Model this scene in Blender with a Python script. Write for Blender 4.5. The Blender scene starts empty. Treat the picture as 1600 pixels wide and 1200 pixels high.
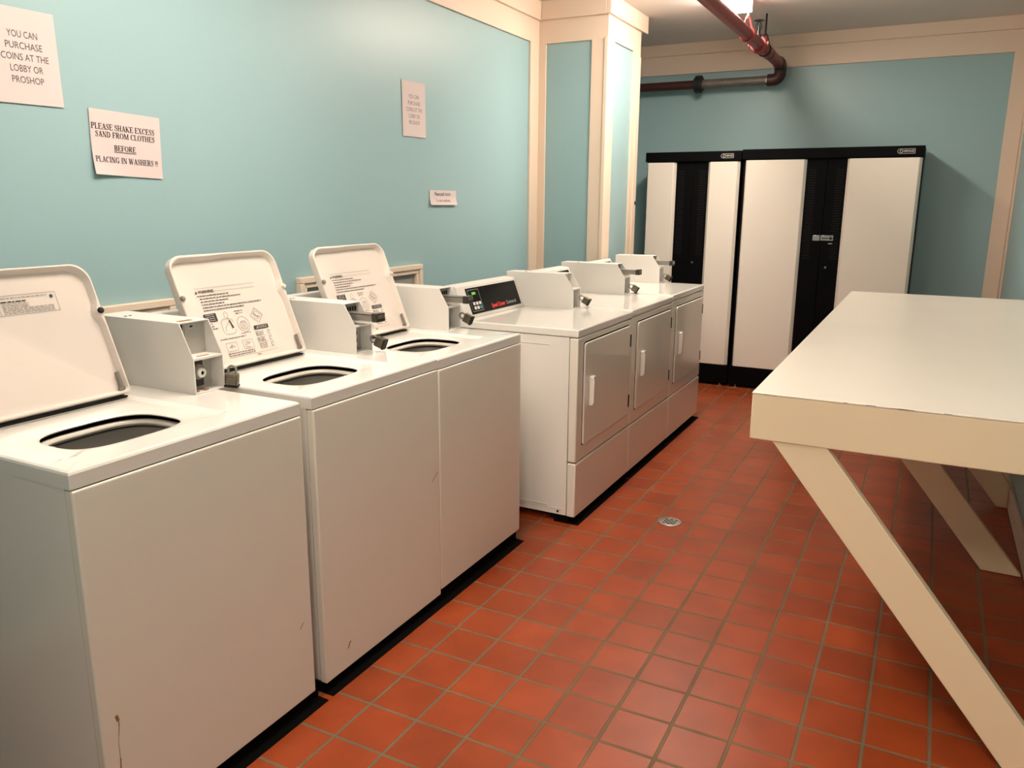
import bpy, bmesh, math, random
from mathutils import Vector, Matrix

random.seed(7)
SC = bpy.context.scene
COL = SC.collection

# ------------------------------------------------------------------ camera
cam_d = bpy.data.cameras.new('camera')
cam_d.sensor_width = 36.0
cam_d.lens = 27.97
cam_d.clip_start = 0.05
cam = bpy.data.objects.new('camera', cam_d)
COL.objects.link(cam)
YAW, PITCH, ROLL = 0.479, 0.225, 0.006
_f = Vector((-math.sin(YAW) * math.cos(PITCH), math.cos(YAW) * math.cos(PITCH), -math.sin(PITCH)))
_r = Vector((math.cos(YAW), math.sin(YAW), 0))
_u = _r.cross(_f)
_r2 = _r * math.cos(ROLL) + _u * math.sin(ROLL)
_u2 = _u * math.cos(ROLL) - _r * math.sin(ROLL)
M3 = Matrix((_r2, _u2, -_f)).transposed()
cam.matrix_world = Matrix.Translation((1.3006, -2.2661, 1.4224)) @ M3.to_4x4()
SC.camera = cam

# ------------------------------------------------------------------ world and exposure
w = bpy.data.worlds.new('world')
SC.world = w
w.use_nodes = True
w.node_tree.nodes['Background'].inputs[0].default_value = (1.0, 0.93, 0.85, 1)
w.node_tree.nodes['Background'].inputs[1].default_value = 0.05
SC.view_settings.view_transform = 'Standard'
SC.view_settings.look = 'None'
SC.view_settings.gamma = 1.0
SC.view_settings.use_curve_mapping = False
SC.view_settings.exposure = 0.0
LAMP_COL = (1.0, 0.87, 0.73)
LAMP_NEAR = 20.5
LAMP_FAR = 74.0
LAMP_FILL = 40.0  # unseen fill lamp added behind the viewpoint


# ------------------------------------------------------------------ materials
def srgb(r, g, b):
    def c(v):
        v /= 255.0
        return v / 12.92 if v <= 0.04045 else ((v + 0.055) / 1.055) ** 2.4
    return (c(r), c(g), c(b), 1)


def mat(name, col, rough=0.5, metal=0.0, coat=0.0, noise=0.0, nscale=8.0, bump=0.0, bscale=60.0, emit=None, estr=0.0, spec=0.5):
    m = bpy.data.materials.new(name)
    m.use_nodes = True
    nt = m.node_tree
    b = nt.nodes['Principled BSDF']
    b.inputs['Base Color'].default_value = col
    b.inputs['Roughness'].default_value = rough
    b.inputs['Metallic'].default_value = metal
    b.inputs['Coat Weight'].default_value = coat
    b.inputs['Coat Roughness'].default_value = 0.08
    b.inputs['Specular IOR Level'].default_value = spec
    if emit:
        b.inputs['Emission Color'].default_value = emit
        b.inputs['Emission Strength'].default_value = estr
    if noise or bump:
        tc = nt.nodes.new('ShaderNodeTexCoord')
    if noise:
        n = nt.nodes.new('ShaderNodeTexNoise')
        n.inputs['Scale'].default_value = nscale
        n.inputs['Detail'].default_value = 5
        nt.links.new(tc.outputs['Object'], n.inputs['Vector'])
        mx = nt.nodes.new('ShaderNodeMix')
        mx.data_type = 'RGBA'
        mx.inputs[6].default_value = col
        mx.inputs[7].default_value = tuple(c * (1 - noise) for c in col[:3]) + (1,)
        nt.links.new(n.outputs['Fac'], mx.inputs[0])
        nt.links.new(mx.outputs[2], b.inputs['Base Color'])
    if bump:
        n2 = nt.nodes.new('ShaderNodeTexNoise')
        n2.inputs['Scale'].default_value = bscale
        n2.inputs['Detail'].default_value = 3
        nt.links.new(tc.outputs['Object'], n2.inputs['Vector'])
        bp = nt.nodes.new('ShaderNodeBump')
        bp.inputs['Strength'].default_value = bump
        bp.inputs['Distance'].default_value = 0.002
        nt.links.new(n2.outputs['Fac'], bp.inputs['Height'])
        nt.links.new(bp.outputs['Normal'], b.inputs['Normal'])
    return m


M = {}
M['teal'] = mat('teal wall paint', (0.30, 0.455, 0.48, 1), 0.38, noise=0.05, nscale=2, bump=0.12, bscale=25)
M['cream'] = mat('cream trim paint', (0.76, 0.615, 0.49, 1), 0.45, noise=0.05, nscale=3, bump=0.15, bscale=20)
M['ceil'] = mat('ceiling paint', (0.80, 0.74, 0.69, 1), 0.8, bump=0.1, bscale=40)
M['enamel'] = mat('white enamel', (0.82, 0.79, 0.74, 1), 0.18, coat=0.5, noise=0.03, nscale=2)
M['enamel_front'] = mat('white enamel panel', (0.81, 0.765, 0.68, 1), 0.2, coat=0.4, noise=0.05, nscale=1.5)
M['case'] = mat('white powder coat', (0.71, 0.68, 0.64, 1), 0.42, noise=0.03, nscale=4)
M['lid_in'] = mat('white lid enamel', (0.72, 0.635, 0.575, 1), 0.35, coat=0.1)
M['plate'] = mat('grey metal plate', (0.42, 0.40, 0.36, 1), 0.5)
M['black'] = mat('black paint', (0.003, 0.003, 0.0035, 1), 0.5, spec=0.05)
M['vent'] = mat('vent shade', (0.011, 0.010, 0.010, 1), 0.6, spec=0.2)
M['rubber'] = mat('black rubber', (0.006, 0.006, 0.006, 1), 0.7)
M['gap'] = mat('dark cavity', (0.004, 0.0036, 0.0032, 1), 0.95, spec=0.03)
M['steel'] = mat('dull steel', (0.30, 0.28, 0.25, 1), 0.45, metal=0.6, noise=0.2, nscale=20)
M['basket'] = mat('basket grey', (0.30, 0.275, 0.25, 1), 0.4, noise=0.1, nscale=10)
M['ringw'] = mat('tub ring plastic', (0.62, 0.57, 0.50, 1), 0.4)
M['chrome'] = mat('chrome', (0.62, 0.60, 0.57, 1), 0.18, metal=1.0)
M['darkmetal'] = mat('dark metal', (0.06, 0.055, 0.05, 1), 0.35, metal=0.8)
M['brass'] = mat('laminated padlock steel', (0.20, 0.17, 0.12, 1), 0.35, metal=0.85, noise=0.3, nscale=200)
M['paper'] = mat('white paper', (0.63, 0.53, 0.52, 1), 0.8, noise=0.02, nscale=5)
M['ink'] = mat('black ink', (0.02, 0.018, 0.018, 1), 0.7)
M['greyink'] = mat('grey ink', (0.10, 0.095, 0.10, 1), 0.7)
M['paleink'] = mat('pale ink', (0.22, 0.20, 0.19, 1), 0.7)
M['redink'] = mat('red lettering', (0.65, 0.03, 0.02, 1), 0.5)
M['silverink'] = mat('silver lettering', (0.45, 0.43, 0.42, 1), 0.5)
M['glossblack'] = mat('gloss black panel', (0.004, 0.004, 0.004, 1), 0.3, spec=0.12)
M['button'] = mat('white key', (0.70, 0.66, 0.62, 1), 0.5)
M['greenkey'] = mat('green key', (0.08, 0.25, 0.22, 1), 0.5)
M['led'] = mat('green display', (0.05, 0.2, 0.02, 1), 0.4, emit=(0.25, 0.75, 0.06, 1), estr=0.6)
M['redpipe'] = mat('red pipe paint', (0.26, 0.030, 0.026, 1), 0.35, noise=0.35, nscale=14, bump=0.2, bscale=30)
M['brightred'] = mat('bright red paint', (0.22, 0.016, 0.018, 1), 0.45)
M['maroon'] = mat('dark maroon paint', (0.045, 0.009, 0.009, 1), 0.45)
M['galv'] = mat('weathered galvanised pipe', (0.22, 0.20, 0.17, 1), 0.5, metal=0.3, noise=0.6, nscale=30)
M['lockwhite'] = mat('white locker panel', (0.80, 0.74, 0.66, 1), 0.42, noise=0.03, nscale=2)
M['tabletop'] = mat('cream table laminate', (0.90, 0.83, 0.74, 1), 0.40, noise=0.08, nscale=3, coat=0.1)
M['tablewood'] = mat('cream painted wood', (0.92, 0.76, 0.53, 1), 0.5, noise=0.08, nscale=4, bump=0.1, bscale=30)
M['drain'] = mat('drain metal', (0.42, 0.40, 0.36, 1), 0.4, metal=0.6, noise=0.3, nscale=60)
M['lens'] = mat('lit diffuser near', (0.9, 0.9, 0.85, 1), 0.5, emit=LAMP_COL + (1,), estr=LAMP_NEAR)
M['lens_far'] = mat('lit diffuser far', (0.9, 0.9, 0.85, 1), 0.5, emit=LAMP_COL + (1,), estr=LAMP_FAR)
M['lens_fill'] = mat('lit diffuser fill', (0.9, 0.9, 0.85, 1), 0.5, emit=LAMP_COL + (1,), estr=LAMP_FILL)
M['fixture'] = mat('white fixture', (0.8, 0.78, 0.75, 1), 0.5)
M['rust'] = mat('rust stain', (0.30, 0.15, 0.06, 1), 0.7)
M['scuff'] = mat('scuff mark', (0.22, 0.17, 0.13, 1), 0.7)


def tile_mat():
    m = bpy.data.materials.new('red quarry tile')
    m.use_nodes = True
    nt = m.node_tree
    N, L = nt.nodes, nt.links
    b = N['Principled BSDF']
    b.inputs['Specular IOR Level'].default_value = 0.35
    g = N.new('ShaderNodeNewGeometry')
    br = N.new('ShaderNodeTexBrick')
    br.offset = 0.0
    br.squash = 1.0
    br.inputs['Scale'].default_value = 1.0
    br.inputs['Brick Width'].default_value = 0.16
    br.inputs['Row Height'].default_value = 0.16
    br.inputs['Mortar Size'].default_value = 0.0055
    br.inputs['Mortar Smooth'].default_value = 0.25
    br.inputs['Bias'].default_value = 0.0
    br.inputs['Color1'].default_value = (0.335, 0.056, 0.0125, 1)
    br.inputs['Color2'].default_value = (0.270, 0.045, 0.0105, 1)
    br.inputs['Mortar'].default_value = (0.17, 0.112, 0.062, 1)
    # a little wobble so the joints are not ruler straight
    nz = N.new('ShaderNodeTexNoise')
    nz.inputs['Scale'].default_value = 9.0
    L.new(g.outputs['Position'], nz.inputs['Vector'])
    vm = N.new('ShaderNodeVectorMath')
    vm.operation = 'MULTIPLY_ADD'
    L.new(nz.outputs['Color'], vm.inputs[0])
    vm.inputs[1].default_value = (0.003, 0.003, 0)
    off = N.new('ShaderNodeVectorMath')
    off.operation = 'ADD'
    off.inputs[1].default_value = (8.0 - 0.0015, 8.0 - 0.0015, 0)
    L.new(g.outputs['Position'], off.inputs[0])
    L.new(off.outputs[0], vm.inputs[2])
    L.new(vm.outputs[0], br.inputs['Vector'])
    n2 = N.new('ShaderNodeTexNoise')
    n2.inputs['Scale'].default_value = 6.0
    n2.inputs['Detail'].default_value = 6
    L.new(g.outputs['Position'], n2.inputs['Vector'])
    mr = N.new('ShaderNodeMapRange')
    mr.inputs[1].default_value = 0.3
    mr.inputs[2].default_value = 0.7
    mr.inputs[3].default_value = 0.84
    mr.inputs[4].default_value = 1.12
    L.new(n2.outputs['Fac'], mr.inputs[0])
    mx = N.new('ShaderNodeVectorMath')
    mx.operation = 'SCALE'
    L.new(br.outputs['Color'], mx.inputs[0])
    L.new(mr.outputs[0], mx.inputs['Scale'])
    L.new(mx.outputs[0], b.inputs['Base Color'])
    rr = N.new('ShaderNodeMapRange')
    rr.inputs[3].default_value = 0.36
    rr.inputs[4].default_value = 0.8
    L.new(br.outputs['Fac'], rr.inputs[0])
    L.new(rr.outputs[0], b.inputs['Roughness'])
    bp = N.new('ShaderNodeBump')
    bp.inputs['Strength'].default_value = 0.6
    bp.inputs['Distance'].default_value = 0.004
    bp.invert = True
    L.new(br.outputs['Fac'], bp.inputs['Height'])
    n3 = N.new('ShaderNodeTexNoise')
    n3.inputs['Scale'].default_value = 14.0
    L.new(g.outputs['Position'], n3.inputs['Vector'])
    bp2 = N.new('ShaderNodeBump')
    bp2.inputs['Strength'].default_value = 0.12
    bp2.inputs['Distance'].default_value = 0.01
    L.new(n3.outputs['Fac'], bp2.inputs['Height'])
    L.new(bp.outputs['Normal'], bp2.inputs['Normal'])
    L.new(bp2.outputs['Normal'], b.inputs['Normal'])
    return m


M['tile'] = tile_mat()


# ------------------------------------------------------------------ geometry helpers
class MB:
    """Collects shapes into one mesh; every coordinate is shifted by -pivot."""

    def __init__(self, pivot=(0, 0, 0)):
        self.v, self.f = [], []
        self.p = Vector(pivot)

    def add(self, vs, fs, mtx=None):
        n = len(self.v)
        for q in vs:
            q = Vector(q)
            if mtx:
                q = mtx @ q
            self.v.append(q - self.p)
        for t in fs:
            self.f.append([n + i for i in t])
        return self

    def box(self, x0, x1, y0, y1, z0, z1, mtx=None):
        vs = [(x, y, z) for x in (x0, x1) for y in (y0, y1) for z in (z0, z1)]
        return self.add(vs, [(0, 1, 3, 2), (4, 6, 7, 5), (0, 4, 5, 1), (2, 3, 7, 6), (0, 2, 6, 4), (1, 5, 7, 3)], mtx)

    def prism(self, poly, axis, a, b, mtx=None):
        """poly in the two other axes (in xyz order), swept along axis from a to b."""
        n = len(poly)
        vs = []
        for t in (a, b):
            for (p, q) in poly:
                vs.append({'x': (t, p, q), 'y': (p, t, q), 'z': (p, q, t)}[axis])
        fs = [tuple(range(n)), tuple(reversed(range(n, 2 * n)))]
        for i in range(n):
            j = (i + 1) % n
            fs.append((i, i + n, j + n, j))
        return self.add(vs, fs, mtx)

    def tube(self, pts, r, n=16, cap=True, radii=None):
        pts = [Vector(p) for p in pts]
        rings = []
        prev = None
        for i, p in enumerate(pts):
            a = pts[max(0, i - 1)]
            c = pts[min(len(pts) - 1, i + 1)]
            d = (c - a).normalized()
            if prev is None:
                up = Vector((0, 0, 1)) if abs(d.z) < 0.9 else Vector((1, 0, 0))
                s = d.cross(up).normalized()
            else:
                s = (prev - d * prev.dot(d)).normalized()
            prev = s
            t = d.cross(s)
            rr = radii[i] if radii else r
            rings.append([p + (s * math.cos(k * 2 * math.pi / n) + t * math.sin(k * 2 * math.pi / n)) * rr for k in range(n)])
        return self.loft(rings, cap, cap)

    def loft(self, rings, cap0=True, cap1=True, mtx=None):
        n = len(rings[0])
        vs = [q for r in rings for q in r]
        fs = []
        for i in range(len(rings) - 1):
            for k in range(n):
                j = (k + 1) % n
                fs.append((i * n + k, i * n + j, (i + 1) * n + j, (i + 1) * n + k))
        if cap0:
            fs.append(tuple(reversed(range(n))))
        if cap1:
            fs.append(tuple((len(rings) - 1) * n + k for k in range(n)))
        return self.add(vs, fs, mtx)

    def lathe(self, prof, c=(0, 0, 0), n=32, axis='z', mtx=None, cap=True):
        rings = []
        for (r, h) in prof:
            ring = []
            for k in range(n):
                a = 2 * math.pi * k / n
                x, y = r * math.cos(a), r * math.sin(a)
                q = {'z': (x, y, h), 'x': (h, x, y), 'y': (y, h, x)}[axis]
                ring.append(Vector(q) + Vector(c))
            rings.append(ring)
        return self.loft(rings, cap, cap, mtx)

    def build(self, name, m, parent=None, bevel=0.0, seg=2, smooth=True, angle=35):
        me = bpy.data.meshes.new(name)
        me.from_pydata([tuple(q) for q in self.v], [], self.f)
        bm = bmesh.new()
        bm.from_mesh(me)
        bmesh.ops.recalc_face_normals(bm, faces=bm.faces)
        bm.to_mesh(me)
        bm.free()
        if smooth:
            me.shade_smooth()
            me.set_sharp_from_angle(angle=math.radians(angle))
        o = bpy.data.objects.new(name, me)
        COL.objects.link(o)
        me.materials.append(M[m] if isinstance(m, str) else m)
        if parent:
            o.parent = parent
        if bevel:
            md = o.modifiers.new('bevel', 'BEVEL')
            md.width = bevel
            md.segments = seg
            md.limit_method = 'ANGLE'
            md.angle_limit = math.radians(40)
            md.harden_normals = False
        return o


def build_pieces(mb, name, m, parent):
    """one part per far-apart piece of flat printing"""
    n = len(mb.v)
    root = list(range(n))

    def find(i):
        while root[i] != i:
            root[i] = root[root[i]]
            i = root[i]
        return i
    for f in mb.f:
        for q in f[1:]:
            root[find(q)] = find(f[0])
    isl = {}
    for i in range(n):
        isl.setdefault(find(i), []).append(i)
    keys = list(isl)
    bb = [(Vector([min(mb.v[i][k] for i in isl[r]) for k in range(3)]), Vector([max(mb.v[i][k] for i in isl[r]) for k in range(3)])) for r in keys]
    grp = list(range(len(keys)))

    def gf(i):
        while grp[i] != i:
            grp[i] = grp[grp[i]]
            i = grp[i]
        return i
    for i in range(len(keys)):
        for j in range(i):
            g = [max(0, bb[i][0][k] - bb[j][1][k], bb[j][0][k] - bb[i][1][k]) for k in range(3)]
            sz = max(max(bb[i][1] - bb[i][0]), max(bb[j][1] - bb[j][0]))
            if math.sqrt(sum(q * q for q in g)) <= max(.019, .48 * sz):
                grp[gf(i)] = gf(j)
    where = {}
    for i, r in enumerate(keys):
        for q in isl[r]:
            where[q] = gf(i)
    for c in sorted(set(where.values())):
        p = MB(mb.p)
        idx = {}
        for f in mb.f:
            if where[f[0]] == c:
                for q in f:
                    if q not in idx:
                        idx[q] = len(p.v)
                        p.v.append(mb.v[q])
                p.f.append([idx[q] for q in f])
        p.build(name, m, parent, smooth=False)


def tag(o, label, cat, group=None, kind=None):
    o['label'] = label
    o['category'] = cat
    if group:
        o['group'] = group
    if kind:
        o['kind'] = kind
    return o


def thing(name, loc, label, cat, group=None):
    o = bpy.data.objects.new(name, None)
    o.empty_display_size = 0.1
    o.location = loc
    COL.objects.link(o)
    return tag(o, label, cat, group)


def structure(name, mb, m, bevel=0.0):
    o = mb.build(name, m, bevel=bevel)
    o['kind'] = 'structure'
    return o


def text_geo(mb, s, size, origin, right, up, normal, align='CENTER', bold=0.0, extrude=0.0002, xs=1.0):
    """Built-in sans lettering, filled polygons laid in the plane (right, up)."""
    cu = bpy.data.curves.new('t', 'FONT')
    cu.body = s
    cu.size = size
    cu.align_x = align
    cu.align_y = 'CENTER'
    cu.offset = bold
    cu.resolution_u = 3
    o = bpy.data.objects.new('t', cu)
    COL.objects.link(o)
    bpy.context.view_layer.update()
    dg = bpy.context.evaluated_depsgraph_get()
    me = bpy.data.meshes.new_from_object(o.evaluated_get(dg))
    R, U, Nn, O = Vector(right), Vector(up), Vector(normal), Vector(origin)
    vs = [O + R * v.co.x * xs + U * v.co.y + Nn * extrude for v in me.vertices]
    fs = [tuple(p.vertices) for p in me.polygons]
    mb.add(vs, fs)
    bpy.data.objects.remove(o)
    bpy.data.curves.remove(cu)
    bpy.data.meshes.remove(me)


def ribbon(mb, pts, wd, origin, right, up, normal, lift=0.0003):
    """Flat stroke through 2-D points in a plane."""
    R, U, Nn, O = Vector(right), Vector(up), Vector(normal), Vector(origin)
    for (a, b) in zip(pts[:-1], pts[1:]):
        dx, dy = b[0] - a[0], b[1] - a[1]
        l = math.hypot(dx, dy) or 1e-6
        nx, ny = -dy / l * wd / 2, dx / l * wd / 2
        q = [(a[0] + nx, a[1] + ny), (a[0] - nx, a[1] - ny), (b[0] - nx, b[1] - ny), (b[0] + nx, b[1] + ny)]
        mb.add([O + R * x + U * y + Nn * lift for x, y in q], [(0, 1, 2, 3)])


def arc(cx, cy, rx, ry, a0, a1, n=10):
    return [(cx + rx * math.cos(math.radians(a0 + (a1 - a0) * i / n)), cy + ry * math.sin(math.radians(a0 + (a1 - a0) * i / n))) for i in range(n + 1)]


# bold serif capitals: (advance, thick strokes, thin strokes, serif bars (x0, x1, y))
SERIF = {
    'P': (.62, [[(.16, 0), (.16, 1)], arc(.30, .74, .22, .24, -75, 75)], [[(.16, .97), (.36, .97)], [(.16, .5), (.36, .5)]], [(.02, .32, 0), (.02, .2, 1)]),
    'L': (.62, [[(.16, 0), (.16, 1)]], [[(.16, .03), (.55, .03)], [(.55, 0), (.58, .26)]], [(.02, .32, 1), (.02, .2, 0)]),
    'E': (.64, [[(.16, 0), (.16, 1)]], [[(.16, .03), (.56, .03)], [(.16, .97), (.54, .97)], [(.16, .51), (.42, .51)], [(.56, 0), (.59, .25)], [(.54, 1), (.56, .77)], [(.42, .40), (.42, .62)]], [(.02, .2, 0), (.02, .2, 1)]),
    'A': (.72, [[(.36, 1), (.60, 0)]], [[(.36, .97), (.12, 0)], [(.20, .33), (.52, .33)]], [(.01, .24, 0), (.47, .72, 0)]),
    'S': (.56, [[(.14, .80), (.20, .62), (.38, .45), (.44, .26)]], [arc(.28, .76, .18, .22, 20, 180), arc(.27, .24, .19, .22, -160, 10), [(.46, .72), (.46, .99)], [(.08, .02), (.08, .30)]], []),
    'H': (.76, [[(.16, 0), (.16, 1)], [(.58, 0), (.58, 1)]], [[(.16, .51), (.58, .51)]], [(.02, .30, 0), (.02, .30, 1), (.44, .72, 0), (.44, .72, 1)]),
    'K': (.76, [[(.16, 0), (.16, 1)], [(.30, .55), (.62, 0)]], [[(.16, .38), (.58, 1)]], [(.02, .30, 0), (.02, .30, 1), (.46, .74, 0), (.46, .72, 1)]),
    'X': (.72, [[(.14, 1), (.58, 0)]], [[(.56, 1), (.14, 0)]], [(.02, .28, 1), (.44, .70, 1), (.02, .26, 0), (.44, .72, 0)]),
    'C': (.70, [arc(.38, .5, .26, .44, 115, 245)], [arc(.38, .5, .26, .47, 245, 320), arc(.38, .5, .26, .47, 40, 115), [(.60, .68), (.60, 1)]], []),
    'N': (.74, [[(.14, 1), (.58, 0)]], [[(.14, 0), (.14, 1)], [(.60, 0), (.60, 1)]], [(.02, .26, 0), (.02, .2, 1), (.48, .72, 1)]),
    'D': (.72, [[(.16, 0), (.16, 1)], arc(.26, .5, .34, .46, -60, 60)], [[(.16, .97), (.42, .93)], [(.16, .03), (.42, .07)]], [(.02, .2, 0), (.02, .2, 1)]),
    'F': (.60, [[(.16, 0), (.16, 1)]], [[(.16, .97), (.54, .97)], [(.16, .51), (.42, .51)], [(.54, 1), (.56, .75)], [(.42, .40), (.42, .62)]], [(.02, .32, 0), (.02, .2, 1)]),
    'R': (.72, [[(.16, 0), (.16, 1)], arc(.30, .75, .22, .23, -75, 75), [(.34, .5), (.60, 0)]], [[(.16, .97), (.36, .97)], [(.16, .51), (.36, .51)]], [(.02, .32, 0), (.02, .2, 1), (.54, .72, 0)]),
    'O': (.76, [arc(.38, .5, .28, .44, 125, 235), arc(.38, .5, .28, .44, -55, 55)], [arc(.38, .5, .28, .47, 55, 125), arc(.38, .5, .28, .47, 235, 305)], []),
    'M': (.92, [[(.16, 1), (.46, .06)], [(.76, 0), (.76, 1)]], [[(.14, 0), (.14, 1)], [(.46, .02), (.74, 1)]], [(.02, .26, 0), (.02, .2, 1), (.62, .90, 0), (.72, .90, 1)]),
    'T': (.66, [[(.33, 0), (.33, 1)]], [[(.06, .97), (.60, .97)], [(.06, 1), (.04, .74)], [(.60, 1), (.62, .74)]], [(.19, .47, 0)]),
    'B': (.66, [[(.16, 0), (.16, 1)], arc(.30, .75, .20, .22, -75, 75), arc(.30, .26, .25, .23, -75, 75)], [[(.16, .97), (.36, .97)], [(.16, .51), (.36, .51)], [(.16, .03), (.36, .03)]], [(.02, .2, 0), (.02, .2, 1)]),
    'G': (.76, [arc(.38, .5, .26, .44, 115, 245), [(.58, .02), (.58, .40)]], [arc(.38, .5, .26, .47, 245, 315), arc(.38, .5, .26, .47, 40, 115), [(.60, .68), (.60, 1)]], [(.44, .72, .42)]),
    'I': (.38, [[(.19, 0), (.19, 1)]], [], [(.04, .34, 0), (.04, .34, 1)]),
    'W': (1.0, [[(.12, 1), (.32, 0)], [(.48, 1), (.68, 0)]], [[(.32, 0), (.50, .9)], [(.68, 0), (.90, 1)]], [(.0, .26, 1), (.38, .60, 1), (.78, 1.0, 1)]),
    '!': (.30, [[(.15, .32), (.15, 1)], [(.15, 0), (.15, .13)]], [], []),
    ' ': (.30, [], [], []),
}


def serif_text(mb, s, width, height, cx, cy, origin, right, up, normal):
    adv = sum(SERIF[c][0] for c in s)
    kx = width / adv
    x = cx - width / 2
    y = cy - height / 2
    for c in s:
        a, thick, thin, ser = SERIF[c]
        tr = lambda p: (x + p[0] * kx, y + p[1] * height)
        for st in thick:
            ribbon(mb, [tr(p) for p in st], 0.165 * kx, origin, right, up, normal)
        for st in thin:
            ribbon(mb, [tr(p) for p in st], 0.075 * kx, origin, right, up, normal)
        for (a0, a1, yy) in ser:
            yy = min(max(yy, 0.035), 0.965)
            ribbon(mb, [tr((a0, yy)), tr((a1, yy))], 0.07 * height, origin, right, up, normal)
        x += a * kx


def copy_tree(o, parent=None):
    c = o.copy()
    COL.objects.link(c)
    c.parent = parent
    for ch in [q for q in bpy.data.objects if q.parent == o]:
        copy_tree(ch, c)
    return c


# ------------------------------------------------------------------ the room
XL, XR, YB, YF, ZC = -1.13, 1.775, 4.5, -4.1, 2.68
structure('floor', MB().box(XL - .1, XR + .1, YF - .1, YB + .1, -0.1, 0), 'tile')
structure('ceiling', MB().box(XL - .1, XR + .1, YF - .1, YB + .1, ZC, ZC + .1), 'ceil')
structure('wall_left', MB().box(XL - .1, XL, YF - .1, YB + .1, 0, ZC), 'teal')
structure('wall_right', MB().box(XR, XR + .1, YF - .1, YB + .1, 0, ZC), 'teal')
structure('wall_back', MB().box(XL, XR, YB, YB + .1, 0, ZC), 'teal')
structure('wall_front', MB().box(XL, XR, YF - .1, YF, 0, ZC), 'cream')
structure('wall_light_block', MB().box(XL, .90, -2.74, -2.62, 0, ZC), 'teal')  # unseen partition added to keep the fill lamp off the nearest washer's side
# pilaster
PY, PX, PE = 2.757, -0.647, 3.37
structure('wall_pilaster', MB().box(XL, PX, PY, PE, 0, ZC), 'teal')
# left wall boards
structure('trim_1', MB().box(XL, XL + .014, YF, PY, 2.425, ZC), 'cream', .002)
structure('trim_2', MB().box(XL, XL + .034, YF, PY, 2.567, ZC), 'cream', .003)
structure('trim_3', MB().box(XL, XL + .014, 2.622, PY - .012, 0.1, 2.427), 'cream', .002)
# pilaster front face boards
F = PY - .012
structure('trim_4', MB().box(XL, PX + .012, F, PY, 2.425, ZC), 'cream', .002)
structure('trim_5', MB().box(XL + .034, PX, F - .02, PY, 2.567, ZC), 'cream', .003)
structure('trim_6', MB().box(XL, -1.066, F, PY, 0.1, 2.427), 'cream', .002)
structure('trim_7', MB().box(-0.748, PX + .012, F, PY, 0.1, 2.427), 'cream', .002)
structure('trim_8', MB().box(PX - .012, PX + .012, F - .008, F, 0.1, 2.435), 'cream', .002)
# pilaster side boards
structure('trim_9', MB().box(PX, PX + .012, PY, PE, 2.425, ZC), 'cream', .002)
structure('trim_10', MB().box(PX, PX + .032, F - .02, PE + .085, 2.567, ZC), 'cream', .003)
structure('trim_11', MB().box(PX, PX + .012, PY, 2.865, 0.1, 2.427), 'cream', .002)
structure('trim_12', MB().box(PX, PX + .012, 3.225, PE, 0.1, 2.427), 'cream', .002)
structure('trim_13', MB().box(PX + .012, PX + .02, 3.29, PE - .01, 0.1, 2.40), 'cream', .002)
# back wall boards
structure('trim_14', MB().box(XL, XR, YB - .014, YB, 2.445, ZC), 'cream', .002)
structure('trim_15', MB().box(XL, XR, YB - .03, YB, 2.59, ZC), 'cream', .003)
structure('trim_16', MB().box(1.662, 1.762, YB - .014, YB, 0.1, 2.447), 'cream', .002)
# right wall boards
structure('trim_17', MB().box(XR - .012, XR, YF, YB, 2.445, ZC), 'cream', .002)
structure('trim_18', MB().box(XR - .012, XR, 4.40, YB, 0.1, 2.447), 'cream', .002)
structure('baseboard_right', MB().box(XR - .018, XR, YF, YB, 0, 0.10), 'cream', .004)
structure('baseboard_left', MB().box(XL, XL + .016, YF, PY, 0, 0.10), 'cream', .004)
structure('baseboard_back', MB().box(XL, XR, YB - .016, YB, 0, 0.10), 'cream', .004)


# ------------------------------------------------------------------ ceiling lights
def ceiling_light(x0, x1, y0, y1, label, m):
    t = thing('ceiling_light', ((x0 + x1) / 2, (y0 + y1) / 2, ZC), label, 'light')
    p = t.location
    mb = MB(p).box(x0 + .02, x1 - .02, y0 + .01, y1 - .01, ZC - .03, ZC)
    mb.box(x0, x1, y0 - .004, y0 + .008, ZC - .082, ZC)
    mb.box(x0, x1, y1 - .008, y1 + .004, ZC - .082, ZC)
    mb.build('fixture_body', 'fixture', t, .003)
    pr = [(x0 + .012, ZC - .03), (x0 + .004, ZC - .05), (x0 + .02, ZC - .07), (x0 + .05, ZC - .078), (x1 - .05, ZC - .078), (x1 - .02, ZC - .07), (x1 - .004, ZC - .05), (x1 - .012, ZC - .03)]
    MB(p).prism(pr, 'y', y0 + .008, y1 - .008).build('diffuser', m, t)
    return t


ceiling_light(-.05, .135, 1.98, 3.24, 'lit white fluorescent ceiling light above the red pipe', 'lens_far')
ceiling_light(-.33, .29, -1.12, 0.28, 'lit fluorescent ceiling light out of view over the washers', 'lens')
ceiling_light(1.10, 1.70, -3.70, -2.80, 'added unseen fill light at the ceiling behind the viewpoint', 'lens_fill')  # added fill, brightens the brace and other sides turned to the camera


# ------------------------------------------------------------------ washers
def star_ring(cx, cy, shape, angs, z):
    out = []
    for a in angs:
        r = shape(a)
        out.append((cx + r * math.cos(a), cy + r * math.sin(a), z))
    return out


def rect_shape(x0, x1, y0, y1):
    """ray distance to a rectangle around the origin"""
    def f(a):
        c, s = math.cos(a), math.sin(a)
        t = 1e9
        if c > 1e-9:
            t = min(t, x1 / c)
        if c < -1e-9:
            t = min(t, x0 / c)
        if s > 1e-9:
            t = min(t, y1 / s)
        if s < -1e-9:
            t = min(t, y0 / s)
        return t
    return f


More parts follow.
